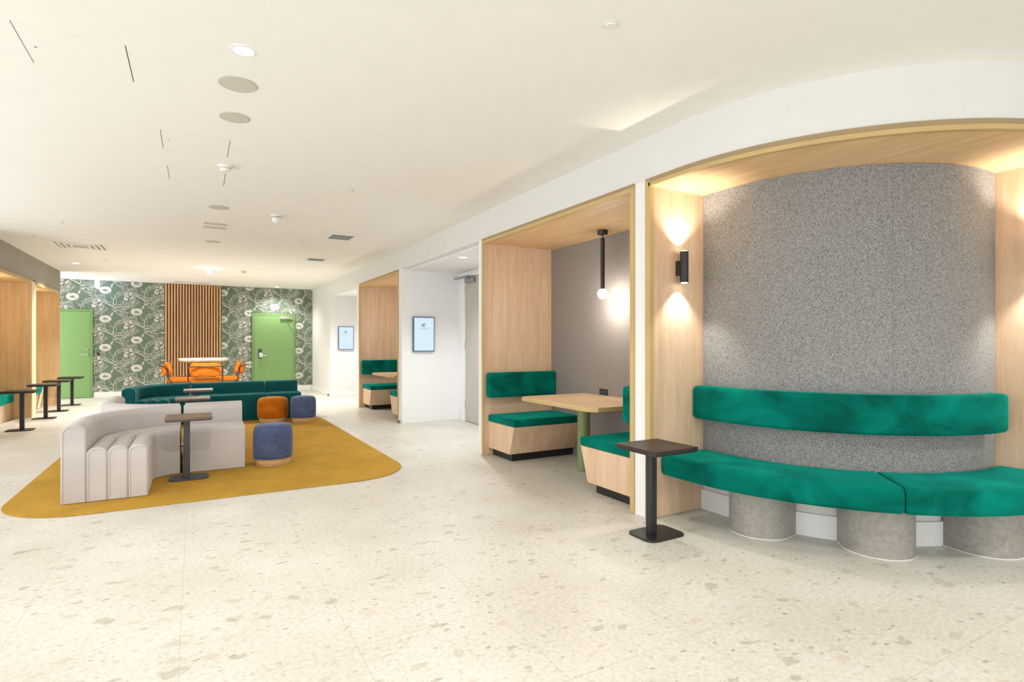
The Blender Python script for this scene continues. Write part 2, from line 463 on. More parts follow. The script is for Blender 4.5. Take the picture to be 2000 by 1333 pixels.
def skirt(name, *boxes):
    w = MB()
    for b in boxes: w.box(*b)
    struct(name, w, 'skirt', bevel=0.004)
skirt('baseboard_right', (XR - 0.012, XR, 14.28, YF - 0.02, 0, 0.11))
skirt('baseboard_recess', (XR, XB + 0.04, 8.758, 8.77, 0, 0.11), (XB + 0.038, XB + 0.05, 8.57, 8.757, 0, 0.11),
      (XR, XB + 0.04, 14.268, 14.28, 0, 0.11))
skirt('baseboard_far', (-2.12, -0.66, YF - 0.015, YF, 0, 0.13), (0.62, 1.38, YF - 0.015, YF, 0, 0.13),
      (2.46, XR - 0.02, YF - 0.015, YF, 0, 0.13))

# left side: grey bulkhead over two timber niches, unseen windows added nearer the camera
w = MB()
w.box(-3.5, XL, 9.75, 15.06, 2.42, ZC, 0)
w.box(-3.5, -3.4, 9.75, 15.06, 0, 2.42, 0)
w.box(-3.4, XL, 9.75, 10.0, 0, 2.42, 0)
w.box(-3.4, XL - 0.05, 15.0, 15.06, 0, 2.42, 0)
struct('wall_left', w, 'bulk')
w = MB()
w.box(-2.95, -2.8, -5, 9.75, 0, 0.25); w.box(-2.95, -2.8, -5, 9.75, 2.6, ZC)
w.box(-2.95, -2.8, 9.6, 9.75, 0.25, 2.6)
w.box(-3.5, -2.8, 9.70, 9.75, 0, ZC)
struct('wall_left_unseen', w, 'white')  # near left wall, its openings added to let the fill light in
for k in range(5):
    y0 = -4.9 + k * 2.9; w = MB()
    for a, b in ((y0, y0 + 0.06), (y0 + 1.42, y0 + 1.48), (y0 + 2.84, y0 + 2.9)): w.box(-2.9, -2.84, a, b, 0.25, 2.6)
    w.box(-2.9, -2.84, y0, y0 + 2.9, 0.25, 0.3); w.box(-2.9, -2.84, y0, y0 + 2.9, 2.55, 2.6)
    struct('added_window_%d' % (k + 1), w, 'charcoal')  # out-of-view frames, made up to go with the side fill light
w = MB()
w.box(-4.6, -4.5, 15.0, YF, 2.3, ZC); w.box(-4.6, -4.5, 15.0, 15.3, 0, 2.3)
w.box(-4.6, -3.4, 14.95, 15.06, 0, ZC)
struct('wall_passage', w, 'white')
w = MB(); w.box(7.9, 8, -5, 1.2, 0, ZC); struct('wall_side', w, 'white')

# ------------------------------------------------------------------ far wall with printed wallpaper
w = MB()
w.box(-4.6, 5, YF, YF + 0.2, 0, ZC, 0)
holes = [(-3.12, -2.12, 0, 2.14), (-0.68, 0.63, 0, 2.83), (1.34, 2.49, 0, 2.17)]
PW = YF - 0.002
def rib(pts, w0, w1=None):                      # a printed stroke: flat ribbon on the wall
    if w1 is None: w1 = w0
    w0 *= 0.62; w1 *= 0.62
    n = len(pts); rows = []
    for i, p in enumerate(pts):
        a = pts[max(i - 1, 0)]; b = pts[min(i + 1, n - 1)]
        dx, dz = b[0] - a[0], b[1] - a[1]; l = math.hypot(dx, dz) or 1
        t = i / (n - 1); ww = (w0 + (w1 - w0) * t) / 2
        rows.append(((p[0] - dz / l * ww, p[1] + dx / l * ww), (p[0] + dz / l * ww, p[1] - dx / l * ww)))
    for i in range(n - 1):
        quads.append((rows[i][0], rows[i][1], rows[i + 1][1], rows[i + 1][0]))
def bez(p0, p1, p2, n=7):
    return [((1 - t) ** 2 * p0[0] + 2 * t * (1 - t) * p1[0] + t * t * p2[0],
             (1 - t) ** 2 * p0[1] + 2 * t * (1 - t) * p1[1] + t * t * p2[1]) for t in [i / n for i in range(n + 1)]]
def petal_oval(cx, cz, a, b, n, inner=0.12, gap=0.22):
    for k in range(n):
        t0 = k * 2 * PI / n; t1 = t0 + 2 * PI / n * (1 - gap); tm = (t0 + t1) / 2
        quads.append(((cx + a * inner * math.cos(t0), cz + b * inner * math.sin(t0)), (cx + a * inner * math.cos(t1), cz + b * inner * math.sin(t1)),
                      (cx + a * math.cos(t1), cz + b * math.sin(t1)), (cx + a * math.cos(t0), cz + b * math.sin(t0))))
U = 0.00229
def motif():
    q = lambda x, z: ((x - 530) * U, -(z - 460) * U)
    petal_oval(0, 0, 0.122, 0.090, 26, 0.08, 0.10)                          # round seed head and its stem
    petal_oval(0, -0.005, 0.05, 0.03, 9, 0.3, 0.3)
    rib(bez(q(528, 495), q(520, 560), q(545, 610)), 0.012, 0.008)
    fx, fz = q(458, 588)                                                    # fan flower
    petal_oval(fx, fz, 0.085, 0.085, 13, 0.15, 0.16)
    petal_oval(fx + 0.05, fz - 0.05, 0.06, 0.05, 9, 0.2, 0.2)
    for dx, dz in ((455, 520), (430, 545), (405, 575)): rib(bez(q(455, 585), q(dx + 10, dz + 20), q(dx, dz)), 0.016, 0.006)
    rib(bez(q(490, 585), q(560, 600), q(605, 640)), 0.026, 0.034)           # trunk and boughs
    rib(bez(q(500, 575), q(560, 570), q(615, 610)), 0.012, 0.010)
    rib(bez(q(605, 640), q(700, 640), q(790, 598)), 0.028, 0.010)
    rib(bez(q(605, 620), q(690, 600), q(760, 610)), 0.012, 0.006)
    rib(bez(q(600, 640), q(590, 540), q(650, 470)), 0.022, 0.010)
    rib(bez(q(620, 620), q(640, 560), q(605, 500)), 0.012, 0.007)
    rib(bez(q(640, 490), q(700, 450), q(790, 440)), 0.014, 0.006)
    rib(bez(q(620, 540), q(700, 480), q(770, 462)), 0.012, 0.006)
    for i in range(11):
        t = i / 10; x = 635 + 150 * t; z = 505 - 65 * t - 8 * math.sin(t * 3)
        rib([q(x, z), q(x + 14, z - 22), q(x + 30, z - 26)], 0.012, 0.005)
        rib([q(x, z), q(x + 18, z + 10), q(x + 26, z + 24)], 0.010, 0.004)
    for i in range(8):
        t = i / 7; x = 640 + 130 * t; z = 632 - 24 * t
        rib([q(x, z), q(x + 10, z - 20), q(x + 4, z - 30)], 0.010, 0.005)
        rib([q(x, z), q(x + 16, z + 14), q(x + 30, z + 12)], 0.010, 0.005)
    petal_oval(*q(712, 545), 0.052, 0.048, 11, 0.12, 0.2)                   # small seed head
    rib(bez(q(700, 565), q(680, 600), q(640, 625)), 0.009, 0.006)
    cx, cz = q(512, 690)                                                    # crescent scroll
    rib([(cx + 0.075 * math.cos(a), cz + 0.095 * math.sin(a)) for a in [PI * 0.45 + i * PI * 1.2 / 10 for i in range(11)]], 0.034, 0.014)
    rib([(cx + 0.03 * math.cos(a), cz + 0.045 * math.sin(a)) for a in [PI * 0.3 + i * PI * 1.5 / 8 for i in range(9)]], 0.012, 0.006)
    rib(bez(q(600, 640), q(615, 690), q(578, 742)), 0.036, 0.012)           # hanging leaf and its arch
    rib(bez(q(580, 730), q(600, 672), q(650, 672)), 0.040, 0.022)
    rib(bez(q(650, 672), q(692, 680), q(680, 722)), 0.022, 0.005)
    for j in range(2):                                                      # climbing vine of loops
        pts = [q(405 + 26 * j + 16 * math.sin(t * 9 + j * 2), 350 + 240 * t) for t in [i / 16 for i in range(17)]]
        rib(pts, 0.013, 0.010)
    for i in range(9):
        t = i / 8; x = 418 + 20 * math.sin(t * 8); z = 350 + 230 * t
        rib([q(x, z), q(x + 24, z - 8), q(x + 30, z + 14)], 0.011, 0.005)
        rib([q(x, z), q(x - 20, z + 4), q(x - 26, z - 14)], 0.011, 0.005)
    for i in range(14):                                                     # fronds filling the ground
        t = i / 13; x = 560 + 60 * math.sin(t * 5); z = 600 + 120 * t
        rib([q(x - 90, z + 40), q(x - 78, z + 26), q(x - 60, z + 24)], 0.010, 0.005)
    for (ax, az, bx, bz, mx_, mz_) in ((600, 640, 690, 735, 610, 720), (600, 640, 730, 700, 660, 700), (560, 625, 480, 560, 540, 560), (650, 640, 760, 560, 720, 620), (600, 560, 560, 480, 560, 540), (760, 610, 790, 540, 790, 590)):
        p = bez(q(ax, az), q(mx_, mz_), q(bx, bz), 8); rib(p, 0.011, 0.006)
        for j in range(1, 9):
            x, z = p[j]; rib([(x, z), (x + 0.022, z + 0.016), (x + 0.034, z + 0.010)], 0.010, 0.004); rib([(x, z), (x - 0.008, z + 0.024), (x + 0.004, z + 0.036)], 0.010, 0.004)
    for i in range(5): rib([q(640 + i * 24, 672 - 6 * i), q(652 + i * 24, 660 - 6 * i)], 0.012)
    for dx, dz in ((560, 520), (585, 470), (655, 400), (700, 410), (625, 700), (655, 715), (740, 660), (470, 660), (600, 430), (735, 690), (560, 400)):
        x, z = q(dx, dz); quads.append(((x - .007, z), (x, z - .007), (x + .007, z), (x, z + .007)))
quads = []; motif(); cell = quads
for i in range(-3, 9):
    for j in range(-2, 6):
        ox = -1.89 + 0.636 * i; oz = 1.911 + 0.185 * i - 0.70 * j
        for qd in cell:
            pts = [(ox + p[0], oz + p[1]) for p in qd]
            mx = sum(p[0] for p in pts) / 4; mz = sum(p[1] for p in pts) / 4
            if mx < -4.4 or mx > XR or mz < 0.1 or mz > ZC - 0.01: continue
            if any(h[0] < mx < h[1] and h[2] <= mz < h[3] for h in holes): continue
            pts = [(min(p[0], XR), max(0.0, min(p[1], ZC))) for p in pts]
            w.add([(p[0], PW, p[1]) for p in pts], [(0, 1, 2, 3)], 1)
o = struct('wall_far', w, ['wallpaper', 'ink'])

# slatted timber panel
t = thing('slatted_timber_panel', 'tall vertical timber slat panel in the middle of the patterned wall', 'wall panel', (-0.02, YF, 0.02))
build('backing', MB().box(-0.645, 0.60, YF - 0.02, YF - 0.003, 0.02, ZC - 0.01), 'slat_back', t)
w = MB(); N = 20
for k in range(N):
    x = -0.645 + (1.245 - 0.027) * k / (N - 1)
    w.box(x, x + 0.027, YF - 0.048, YF - 0.02, 0.02, ZC - 0.01)
build('slats', w, 'slat', t)

# ------------------------------------------------------------------ doors
def far_door(name, x0, x1, recess, hinge_right):
    w = MB(); yf = YF - 0.03
    w.box(x0, x0 + 0.05, yf, YF, 0, 2.13); w.box(x1 - 0.05, x1, yf, YF, 0, 2.13); w.box(x0 + 0.05, x1 - 0.05, yf, YF, 2.08, 2.13)
    d = struct(name, w, 'door_green2', bevel=0.003)
    leaf = build('door_leaf', MB().box(x0 + 0.055, x1 - 0.055, YF - recess - 0.008, YF - recess + 0.01, 0.01, 2.075), 'door_green', d)
    return d, leaf
ROOT['door_1'] = (0, 0, 0); ROOT['door_2'] = (0, 0, 0); ROOT['door_3'] = (0, 0, 0)
d1, leaf = far_door('door_1', -3.11, -2.13, 0.012, False)
def handle(parent, x, z, sgn, ybase, long=False):
    h = MB()
    rings = [[(x + r * math.cos(a), yy, z + r * math.sin(a)) for a in [k * 2 * PI / 20 for k in range(20)]] for r, yy in ((0.03, ybase), (0.03, ybase - 0.012))]
    h.loft(rings)
    h.tube([(x, ybase - 0.01, z), (x, ybase - 0.055, z), (x + sgn * 0.02, ybase - 0.06, z), (x + sgn * 0.14, ybase - 0.06, z)], 0.011, 10)
    return build('door_handle', h, 'chrome', parent, smooth=True)
handle(leaf, -2.25, 1.04, -1, YF - 0.02)
h = MB(); h.loft([[(-2.25 + 0.028 * math.cos(k * PI / 10), yy, 1.16 + 0.028 * math.sin(k * PI / 10)) for k in range(20)] for yy in (YF - 0.02, YF - 0.035)])
build('lock_cylinder', h, 'chrome', leaf, smooth=True)
d2, leaf = far_door('door_2', 1.36, 2.47, 0.02, True)
handle(leaf, 1.56, 0.98, 1, YF - 0.028)
build('card_reader', MB().box(1.515, 1.60, YF - 0.06, YF - 0.028, 0.90, 1.16), 'charcoal', leaf, bevel=0.008)
build('lock_plate', MB().box(1.53, 1.62, YF - 0.068, YF - 0.06, 0.93, 1.06), 'chrome', leaf, bevel=0.004)
build('door_closer', MB().box(2.06, 2.33, YF - 0.085, YF - 0.028, 1.985, 2.05), 'chrome', leaf, bevel=0.01)
build('closer_arm', MB().tube([(2.22, YF - 0.07, 1.98), (2.30, YF - 0.22, 1.96), (2.41, YF - 0.06, 1.955)], 0.011, 8), 'charcoal', leaf)
w = MB()
for k in range(9):                               # small line of door lettering
    x = 1.80 + k * 0.028
    if k != 4: w.box(x, x + 0.018, YF - 0.031, YF - 0.029, 1.655, 1.672)
build('door_lettering', w, 'door_green2', leaf)
# beige door in the recess
w = MB()
w.box(XB + 0.035, XB + 0.065, 8.52, 8.575, 0, 2.45); w.box(XB + 0.035, XB + 0.065, 7.53, 7.58, 0, 2.45); w.box(XB + 0.035, XB + 0.065, 7.58, 8.52, 2.41, 2.45)
d3 = struct('door_3', w, 'recess', bevel=0.003)
leaf = build('door_leaf', MB().box(XB + 0.045, XB + 0.07, 7.58, 8.515, 0.01, 2.405), 'door_beige', d3)
for z in (0.29, 1.27, 2.2):
    build('hinge', MB().box(XB + 0.03, XB + 0.045, 8.5, 8.53, z - 0.06, z + 0.06), 'chrome', leaf, bevel=0.003)
build('door_closer', MB().box(XB - 0.02, XB + 0.04, 8.12, 8.42, 2.30, 2.38), 'steel', leaf, bevel=0.01)
build('closer_arm', MB().box(XB - 0.06, XB - 0.03, 8.2, 8.75, 2.39, 2.415).tube([(XB, 8.3, 2.37), (XB - 0.045, 8.22, 2.4)], 0.012), 'steel', leaf)
# wall controls by the left green door
tag(build('wall_switch', MB().box(-2.05, -2.0, YF - 0.02, YF - 0.003, 1.02, 1.09), 'black', bevel=0.004), 'small black wall control beside the left green door', 'switch')

# ------------------------------------------------------------------ booth alcoves on the right
def alcove(y0, y1, label):
    t = thing('booth_lining', label, 'booth alcove', (XR, (y0 + y1) / 2, 0.0))
    x0 = XR + 0.002
    build('side_panel', MB().box(x0, XB + 0.03, y0 + 0.002, y0 + 0.022, 0.002, ZI), 'oak', t)
    build('side_panel', MB().box(x0, XB + 0.03, y1 - 0.022, y1 - 0.002, 0.002, ZI), 'oak', t)
    build('ceiling_panel', MB().box(x0, XB + 0.03, y0 + 0.002, y1 - 0.002, ZI, ZI + 0.02), 'oak_h', t)
    build('felt_panel', MB().box(XB - 0.026, XB + 0.03, y0 + 0.022, y1 - 0.022, 0.002, ZI), 'felt2', t)
    w = MB()
    w.box(XR - 0.012, x0, y0 - 0.004, y0 + 0.042, 0.002, ZO - 0.02); w.box(XR - 0.012, x0, y1 - 0.03, y1 + 0.012, 0.002, ZO - 0.02)
    w.box(XR - 0.012, x0 + 0.01, y0 + 0.042, y1 - 0.03, ZI - 0.004, ZO - 0.02)
    build('edge_trim', w, 'oak_edge', t)
    build('shadow_trim', MB().box(XR - 0.010, x0, y0 - 0.004, y1 + 0.012, ZO - 0.02, ZO + 0.006), 'oak_shaded', t)
    return t

def bench(ya, yb, face, label, group):          # face +1: front looks to +Y
    # ya = back line, yb = front line at the cushion
    t = thing('booth_bench', label, 'bench', (XR + 0.5, (ya + yb) / 2, 0.0), group)
    x0, x1 = XR + 0.06, XB - 0.03
    s = face
    f_top = yb - s * 0.01; f_bot = yb - s * 0.11
    ys = [ya, f_bot, f_top, ya]; zs = [0.088, 0.088, 0.395, 0.395]
    w = MB(); w.loft([[(x, yy, zz) for yy, zz in zip(ys, zs)] for x in (x0 + 0.0, x1)])
    build('base', w, 'oak', t, bevel=0.003)
    ky = yb - s * 0.16
    build('kick_board', MB().box(x0 + 0.06, x1, min(ya, ky), max(ya, ky), 0.002, 0.088), 'kick', t)
    build('seat_cushion', MB().box(x0 - 0.008, x1, min(ya, yb), max(ya, yb), 0.397, 0.475), 'green', t, bevel=0.022, seg=4)
    return t

def booth_cushion(ya, yb, label, group):
    w = MB().box(XR + 0.02, XB - 0.03, min(ya, yb), max(ya, yb), 0.675, 0.965)
    return tag(build('back_cushion', w, 'green', bevel=0.03, seg=4), label, 'cushion', group)

def booth_table(dy, label):
    t = thing('booth_table', label, 'table', (3.475, 4.62 + dy, 0), 'booth tables')
    x0, x1, ya, yb = XR + 0.06, XB - 0.03, 3.86 + dy, 5.12 + dy; c = 0.07
    pts = [(x0 + c, ya), (x1, ya), (x1, yb), (x0 + c, yb), (x0, yb - c), (x0, ya + c)]
    build('tabletop', MB().prism(pts, 0.70, 0.74), 'table_oak', t, bevel=0.004)
    build('edge_band', MB().loft([[(3.475 + (p[0] - 3.475) * k + 0.0, (4.49 + dy) + (p[1] - 4.49 - dy) * k2, z) for p in pts]
          for k, k2, z in ((1.003, 1.002, 0.702), (1.003, 1.002, 0.736))], caps=False), 'oak_edge', t)
    build('leg', MB().lathe(3.475, 4.62 + dy, [(0.066, 0.003), (0.066, 0.70)], 32), 'olive', t, smooth=True)
    return t

def pendant(dy, label, e=14):
    x, y = 3.651, 4.532 + dy
    t = thing('pendant_lamp', label, 'pendant lamp', (x, y, 1.76), 'pendant lamps in the booths')
    build('ceiling_rose', MB().lathe(x, y, [(0.05, ZI - 0.045), (0.053, ZI - 0.04), (0.053, ZI - 0.001)], 32), 'black', t, smooth=True)
    build('cord', MB().tube([(x, y, ZI - 0.045), (x, y, ZI - 0.085)], 0.006), 'black', t)
    build('tube', MB().lathe(x, y, [(0.022, 1.86), (0.022, 2.385), (0.010, 2.39)], 24), 'black', t, smooth=True)
    pr = [(max(0.001, 0.052 * math.sin(a)), 1.815 - 0.052 * math.cos(a)) for a in [k * PI / 16 for k in range(17)]]
    build('glass_globe', MB().lathe(x, y, pr, 24), 'globe', t, smooth=80)
    light('POINT', 'globe_light', (x, y, 1.735), e, (1.0, 0.94, 0.86), t, 0.05)
    return t

alcove(3.25, 5.84, 'oak-lined booth alcove with grey felt back, nearest one right of the beige door')
alcove(8.93, 11.46, 'narrow-looking oak booth alcove with two green benches, between the two wall screens')
bench(3.275, 4.03, 1, 'near bench of the front booth, its green seat half hidden by the alcove edge', 'booth benches')
bench(5.815, 5.20, -1, 'far bench of the front booth facing the camera, green seat on oak base', 'booth benches')
bench(8.955, 9.60, 1, 'near bench of the distant booth, cropped by the alcove edge', 'booth benches')
bench(11.435, 10.80, -1, 'far bench of the distant booth, green seat on oak base with black kick board', 'booth benches')
booth_cushion(3.275, 3.43, 'green back cushion just behind the right edge of the front booth', 'booth back cushions')
booth_cushion(5.815, 5.70, 'long green back cushion on the oak side panel of the front booth', 'booth back cushions')
booth_cushion(8.955, 9.10, 'green back cushion just behind the right edge of the distant booth', 'booth back cushions')
booth_cushion(11.435, 11.32, 'long green back cushion on the far oak panel of the distant booth', 'booth back cushions')
booth_table(0, 'oak table with clipped corners on a green leg in the front booth')
booth_table(5.68, 'oak table partly seen in the distant booth')
pendant(0, 'black tube pendant with glowing globe above the front booth table')
pendant(5.68, 'black tube pendant hidden above the distant booth table')
t = thing('power_outlet', 'black double outlet on the grey felt above the front booth table', 'outlet', (XB - 0.03, 4.787, 0.77))
build('plate', MB().box(XB - 0.034, XB - 0.0262, 4.717, 4.857, 0.732, 0.808), 'black', t, bevel=0.003)
build('socket', MB().box(XB - 0.037, XB - 0.034, 4.735, 4.775, 0.75, 0.79), 'charcoal', t)
build('socket', MB().box(XB - 0.037, XB - 0.034, 4.795, 4.835, 0.75, 0.79), 'charcoal', t)

# ------------------------------------------------------------------ screens on the recess walls
def screen(y, x0, x1, z0, z1, label):
    t = thing('wall_screen', label, 'screen', ((x0 + x1) / 2, y, z0), 'wall screens')
    build('frame', MB().box(x0, x1, y - 0.055, y - 0.001, z0, z1), 'screen_frame', t, bevel=0.006)
    s = build('display', MB().box(x0 + 0.018, x1 - 0.018, y - 0.058, y - 0.054, z0 + 0.018, z1 - 0.018), 'screen', t)
    xc = (x0 + x1) / 2 - 0.015; zc = z0 + (z1 - z0) * 0.75; k = (x1 - x0) / 0.38; yy = y - 0.0595
    def stroke(pts, wd):
        m = MB(); n = len(pts); rows = []
        for i, p in enumerate(pts):
            a = pts[max(i - 1, 0)]; b = pts[min(i + 1, n - 1)]; dx, dz = b[0] - a[0], b[1] - a[1]; l = math.hypot(dx, dz) or 1
            rows.append(((p[0] - dz / l * wd / 2, p[1] + dx / l * wd / 2), (p[0] + dz / l * wd / 2, p[1] - dx / l * wd / 2)))
        rings = [[(xc + k * q[0], yy, zc + k * q[1]) for q in r] + [(xc + k * q[0], yy + 0.001, zc + k * q[1]) for q in reversed(r)] for r in rows]
        m.loft(rings); return m
    m = MB()
    for pts, wd in (([(-0.022, -0.02), (-0.024, 0.0), (-0.012, 0.022), (0.006, 0.03)], 0.011), ([(0.012, -0.03), (0.010, -0.005), (0.02, 0.02), (0.038, 0.034)], 0.012),
                    ([(-0.018, 0.002), (0.0, 0.008), (0.016, 0.004)], 0.009)):
        q = stroke(pts, wd); m.add(q.v, q.f)
    build('logo', m, 'logo', s)
    m = MB()
    for i in range(10):
        x = xc + k * (-0.075 + i * 0.0165)
        m.box(x, x + 0.011 * k, yy, yy + 0.001, zc - 0.055 * k, zc - 0.046 * k)
    build('caption', m, 'logo_l', s)
screen(8.77, 3.104, 3.475, 1.17, 1.745, 'lit portrait screen with green emblem on white wall, the nearer and larger one')
screen(14.28, 3.116, 3.497, 1.15, 1.735, 'lit portrait screen on the farther white recess wall, the smaller-looking one')

# ------------------------------------------------------------------ rounded corner niche with curved bench
t = thing('corner_niche_lining', 'large curved oak niche lining with grey felt back at the right', 'niche', (3.2, 2.2, 0.0))
build('side_panel', MB().box(XR + 0.002, NC[0] - RB + 0.01, 3.09, 3.108, 0.002, ZI), 'oak', t)
build('side_panel', MB().box(4.771, 4.79, NC[1] - RF + 0.002, NC[1] - RB + 0.02, 0.002, ZI), 'oak', t)
w = MB(); band(w, RF - 0.002, RB - 0.02, ZI, ZI + 0.02); build('ceiling_panel', w, 'oak_h', t)
def felt_arc(a0, a1, straight):
    w = MB(); rows = []
    pts = []
    if straight == 1: pts.append((NC[0] - 1, 3.088, 0))
    for k in range(25):
        a = a0 + (a1 - a0) * k / 24; pts.append((math.cos(a), math.sin(a), 1))
    if straight == 2: pts.append((4.769, -1, 2))
    rings = []
    for p in pts:
        r = []
        for R, z in ((RB, 0.305), (RB, ZI - 0.001), (RB - 0.025, ZI - 0.001), (RB - 0.025, 0.305)):
            if p[2] == 0: r.append((NC[0] - R, p[1], z))
            elif p[2] == 1: r.append((NC[0] + R * p[0], NC[1] + R * p[1], z))
            else: r.append((p[0], NC[1] - R, z))
        rings.append(r)
    w.loft(rings); return w
AS = math.radians(232.2)
build('felt_panel', felt_arc(PI, AS - 0.0006, 1), 'felt', t, smooth=60)
build('felt_panel', felt_arc(AS + 0.0006, PI * 1.5, 2), 'felt', t, smooth=60)
w = MB(); band(w, RF + 0.012, RF - 0.03, ZI - 0.004, ZO - 0.026)
w.box(NC[0] - RF - 0.012, NC[0] - RF + 0.03, 3.075, 3.125, 0.002, ZO - 0.014)
build('edge_trim', w, 'oak_edge', t, smooth=60)
w = MB(); band(w, RF + 0.008, RF - 0.002, ZO - 0.026, ZO + 0.006, y0=3.125); build('shadow_trim', w, 'oak_shaded', t, smooth=60)

def arc_cushion(a0, a1, ro, ri, z0, z1, straight=0):
    # cushion with softly rounded section swept round the corner; straight 1 = begins on the straight part, 2 = ends there
    r = 0.03; prof = []
    for cx, cz, s0 in ((ri + r, z0 + r, PI), (ro - r, z0 + r, PI * 1.5), (ro - r, z1 - r, 0), (ri + r, z1 - r, PI / 2)):
        for k in range(5):
            a = s0 + k * PI / 2 / 4; prof.append((cx + r * math.cos(a), cz + r * math.sin(a)))
    def ring(p, sc):
        mr = (ro + ri) / 2; mz = (z0 + z1) / 2; out = []
        for R, z in prof:
            R = mr + (R - mr) * sc[0]; z = mz + (z - mz) * sc[1]
            if p[0] == 's': out.append((NC[0] - R, p[1], z))
            elif p[0] == 'e': out.append((p[1], NC[1] - R, z))
            else: out.append((NC[0] + R * math.cos(p[1]), NC[1] + R * math.sin(p[1]), z))
        return out
    st = []
    if straight == 1: st += [('s', 3.082), ('s', 3.072), ('s', 3.055), ('s', 2.95)]
    n = 28
    da = 0.012
    arr = [a0 + (a1 - a0) * k / n for k in range(n + 1)]
    if straight != 1: arr = [a0, a0 + da * .3, a0 + da] + arr[1:]
    if straight != 2: arr = arr[:-1] + [a1 - da, a1 - da * .3, a1]
    st += [('a', a) for a in arr]
    if straight == 2: st += [('e', 4.735), ('e', 4.755), ('e', 4.765)]
    rings = []
    for i, p in enumerate(st):
        e = min(i, len(st) - 1 - i); k = {0: 0.86, 1: 0.95}.get(e, 1.0)
        mr = 1 - (1 - k) * 0.12 / max(0.12, (ro - ri)); rings.append(ring(p, (mr, k)))
    return MB().loft(rings)
t = thing('curved_bench', 'curved emerald velvet bench on grey stone pedestals in the rounded niche', 'bench', (3.4, 2.0, 0.0))
SM = math.radians(226.6)
for a0, a1, s in ((PI, SM, 1), (SM, PI * 1.5, 2)):
    build('seat_cushion', arc_cushion(a0 + (0 if s == 1 else 0.002), a1 - (0.002 if s == 1 else 0), 1.575, RB + 0.012, 0.318, 0.475, s), 'green', t, smooth=60)
def pedestal(adeg, w2=0.20):
    a = math.radians(adeg); u = Vector((math.cos(a), math.sin(a))); v = Vector((-u.y, u.x)); c = Vector(NC)
    def outline(g):
        out = []
        fr = 1.42 - w2; out.append(c + u * (RB + 0.002) - v * (w2 + g))
        for k in range(17):
            b = -PI / 2 + k * PI / 16; out.append(c + u * (fr + (w2 + g) * math.cos(b)) + v * (w2 + g) * math.sin(b))
        out.append(c + u * (RB + 0.002) + v * (w2 + g))
        return [(p.x, p.y) for p in out]
    p = build('pedestal', MB().prism(outline(0), 0.002, 0.318), 'concrete', t, smooth=30)
    build('sealant_line', MB().prism(outline(0.005), 0.001, 0.006), 'grout', p)
for a in (193, 225.6, 258.2): pedestal(a)
w = arc_cushion(PI, PI * 1.5, RB + 0.13, RB + 0.004, 0.72, 0.975, 1)
tag(build('back_cushion', w, 'green', smooth=60), 'long curved emerald velvet back cushion on the grey felt of the rounded niche', 'cushion')

def sconce(x, y, nx, ny, label):                # cylinder with up and down light, (nx,ny) points off the wall
    cx, cy = x + nx * 0.068, y + ny * 0.068
    t = thing('wall_sconce', label, 'wall lamp', (x, y, 1.76), 'niche wall lamps')
    px, py = abs(ny) * 0.022 + abs(nx) * 0.02, abs(nx) * 0.022 + abs(ny) * 0.02
    bx, by = x + nx * 0.021, y + ny * 0.021
    build('bracket', MB().box(bx - px, bx + px, by - py, by + py, 1.82, 1.93), 'black', t, bevel=0.003)
    build('cylinder', MB().lathe(cx, cy, [(0.024, 1.768), (0.031, 1.762), (0.031, 1.998), (0.024, 1.992)], 32), 'black', t, smooth=True)
    build('lens', MB().lathe(cx, cy, [(0.023, 1.759), (0.023, 1.763)], 24), 'lamp', t)
    build('lens', MB().lathe(cx, cy, [(0.023, 1.997), (0.023, 2.001)], 24), 'lamp', t)
    light('SPOT', 'down_light', (cx, cy, 1.75), 20, (1.0, 0.95, 0.88), t, 0.02, (0, 0, 0), math.radians(100), 0.7)
    light('SPOT', 'up_light', (cx, cy, 2.01), 22, (1.0, 0.92, 0.80), t, 0.02, (PI, 0, 0), math.radians(110), 0.7)
sconce(3.215, 3.089, 0, -1, 'black cylinder up-and-down wall lamp on the left oak side of the rounded niche')
sconce(4.770, 1.42, -1, 0, 'black cylinder wall lamp on the right oak side of the rounded niche')

# ------------------------------------------------------------------ side tables
def side_table(x, y, label, group, top='darkwood', h=0.61, col=(-0.02, 0.0), hw=0.195, rot=0.0, metal='black'):
    t = thing('side_table', label, 'side table', (x, y, 0.0), group)
    build('tabletop', MB().prism(rrect(x - hw, x + hw, y - hw, y + hw, 0.012), h - 0.022, h), top, t, bevel=0.004)
    build('top_edge', MB().prism(rrect(x - hw + 0.006, x + hw - 0.006, y - hw + 0.006, y + hw - 0.006, 0.012), h - 0.034, h - 0.022), metal, t)
    cx, cy = x + col[0], y + col[1]
    build('column', MB().box(cx - 0.027, cx + 0.027, cy - 0.027, cy + 0.027, 0.012, h - 0.034), metal, t, bevel=0.005)
    build('base', MB().prism(rrect(x - 0.165, x + 0.165, y - 0.125, y + 0.125, 0.06), 0.001, 0.014), metal, t, bevel=0.003)
    return t
side_table(2.735, 2.82, 'black square side table at the left end of the curved bench', 'side tables', col=(-0.045, 0.0))
def rug_z(t):
    t.location.z = 0.010
    return t
rug_z(side_table(-0.045, 6.20, 'side table with brown top in front of the grey sofa, nearest on the carpet', 'sofa side tables', 'walnut', 0.60, metal='charcoal'))
rug_z(side_table(-0.02, 8.25, 'side table with brown top just behind the grey sofas, middle one of three', 'sofa side tables', 'walnut', 0.60, metal='charcoal'))
rug_z(side_table(0.05, 9.72, 'side table with brown top before the teal sofa, farthest of three', 'sofa side tables', 'walnut', 0.60, metal='charcoal'))
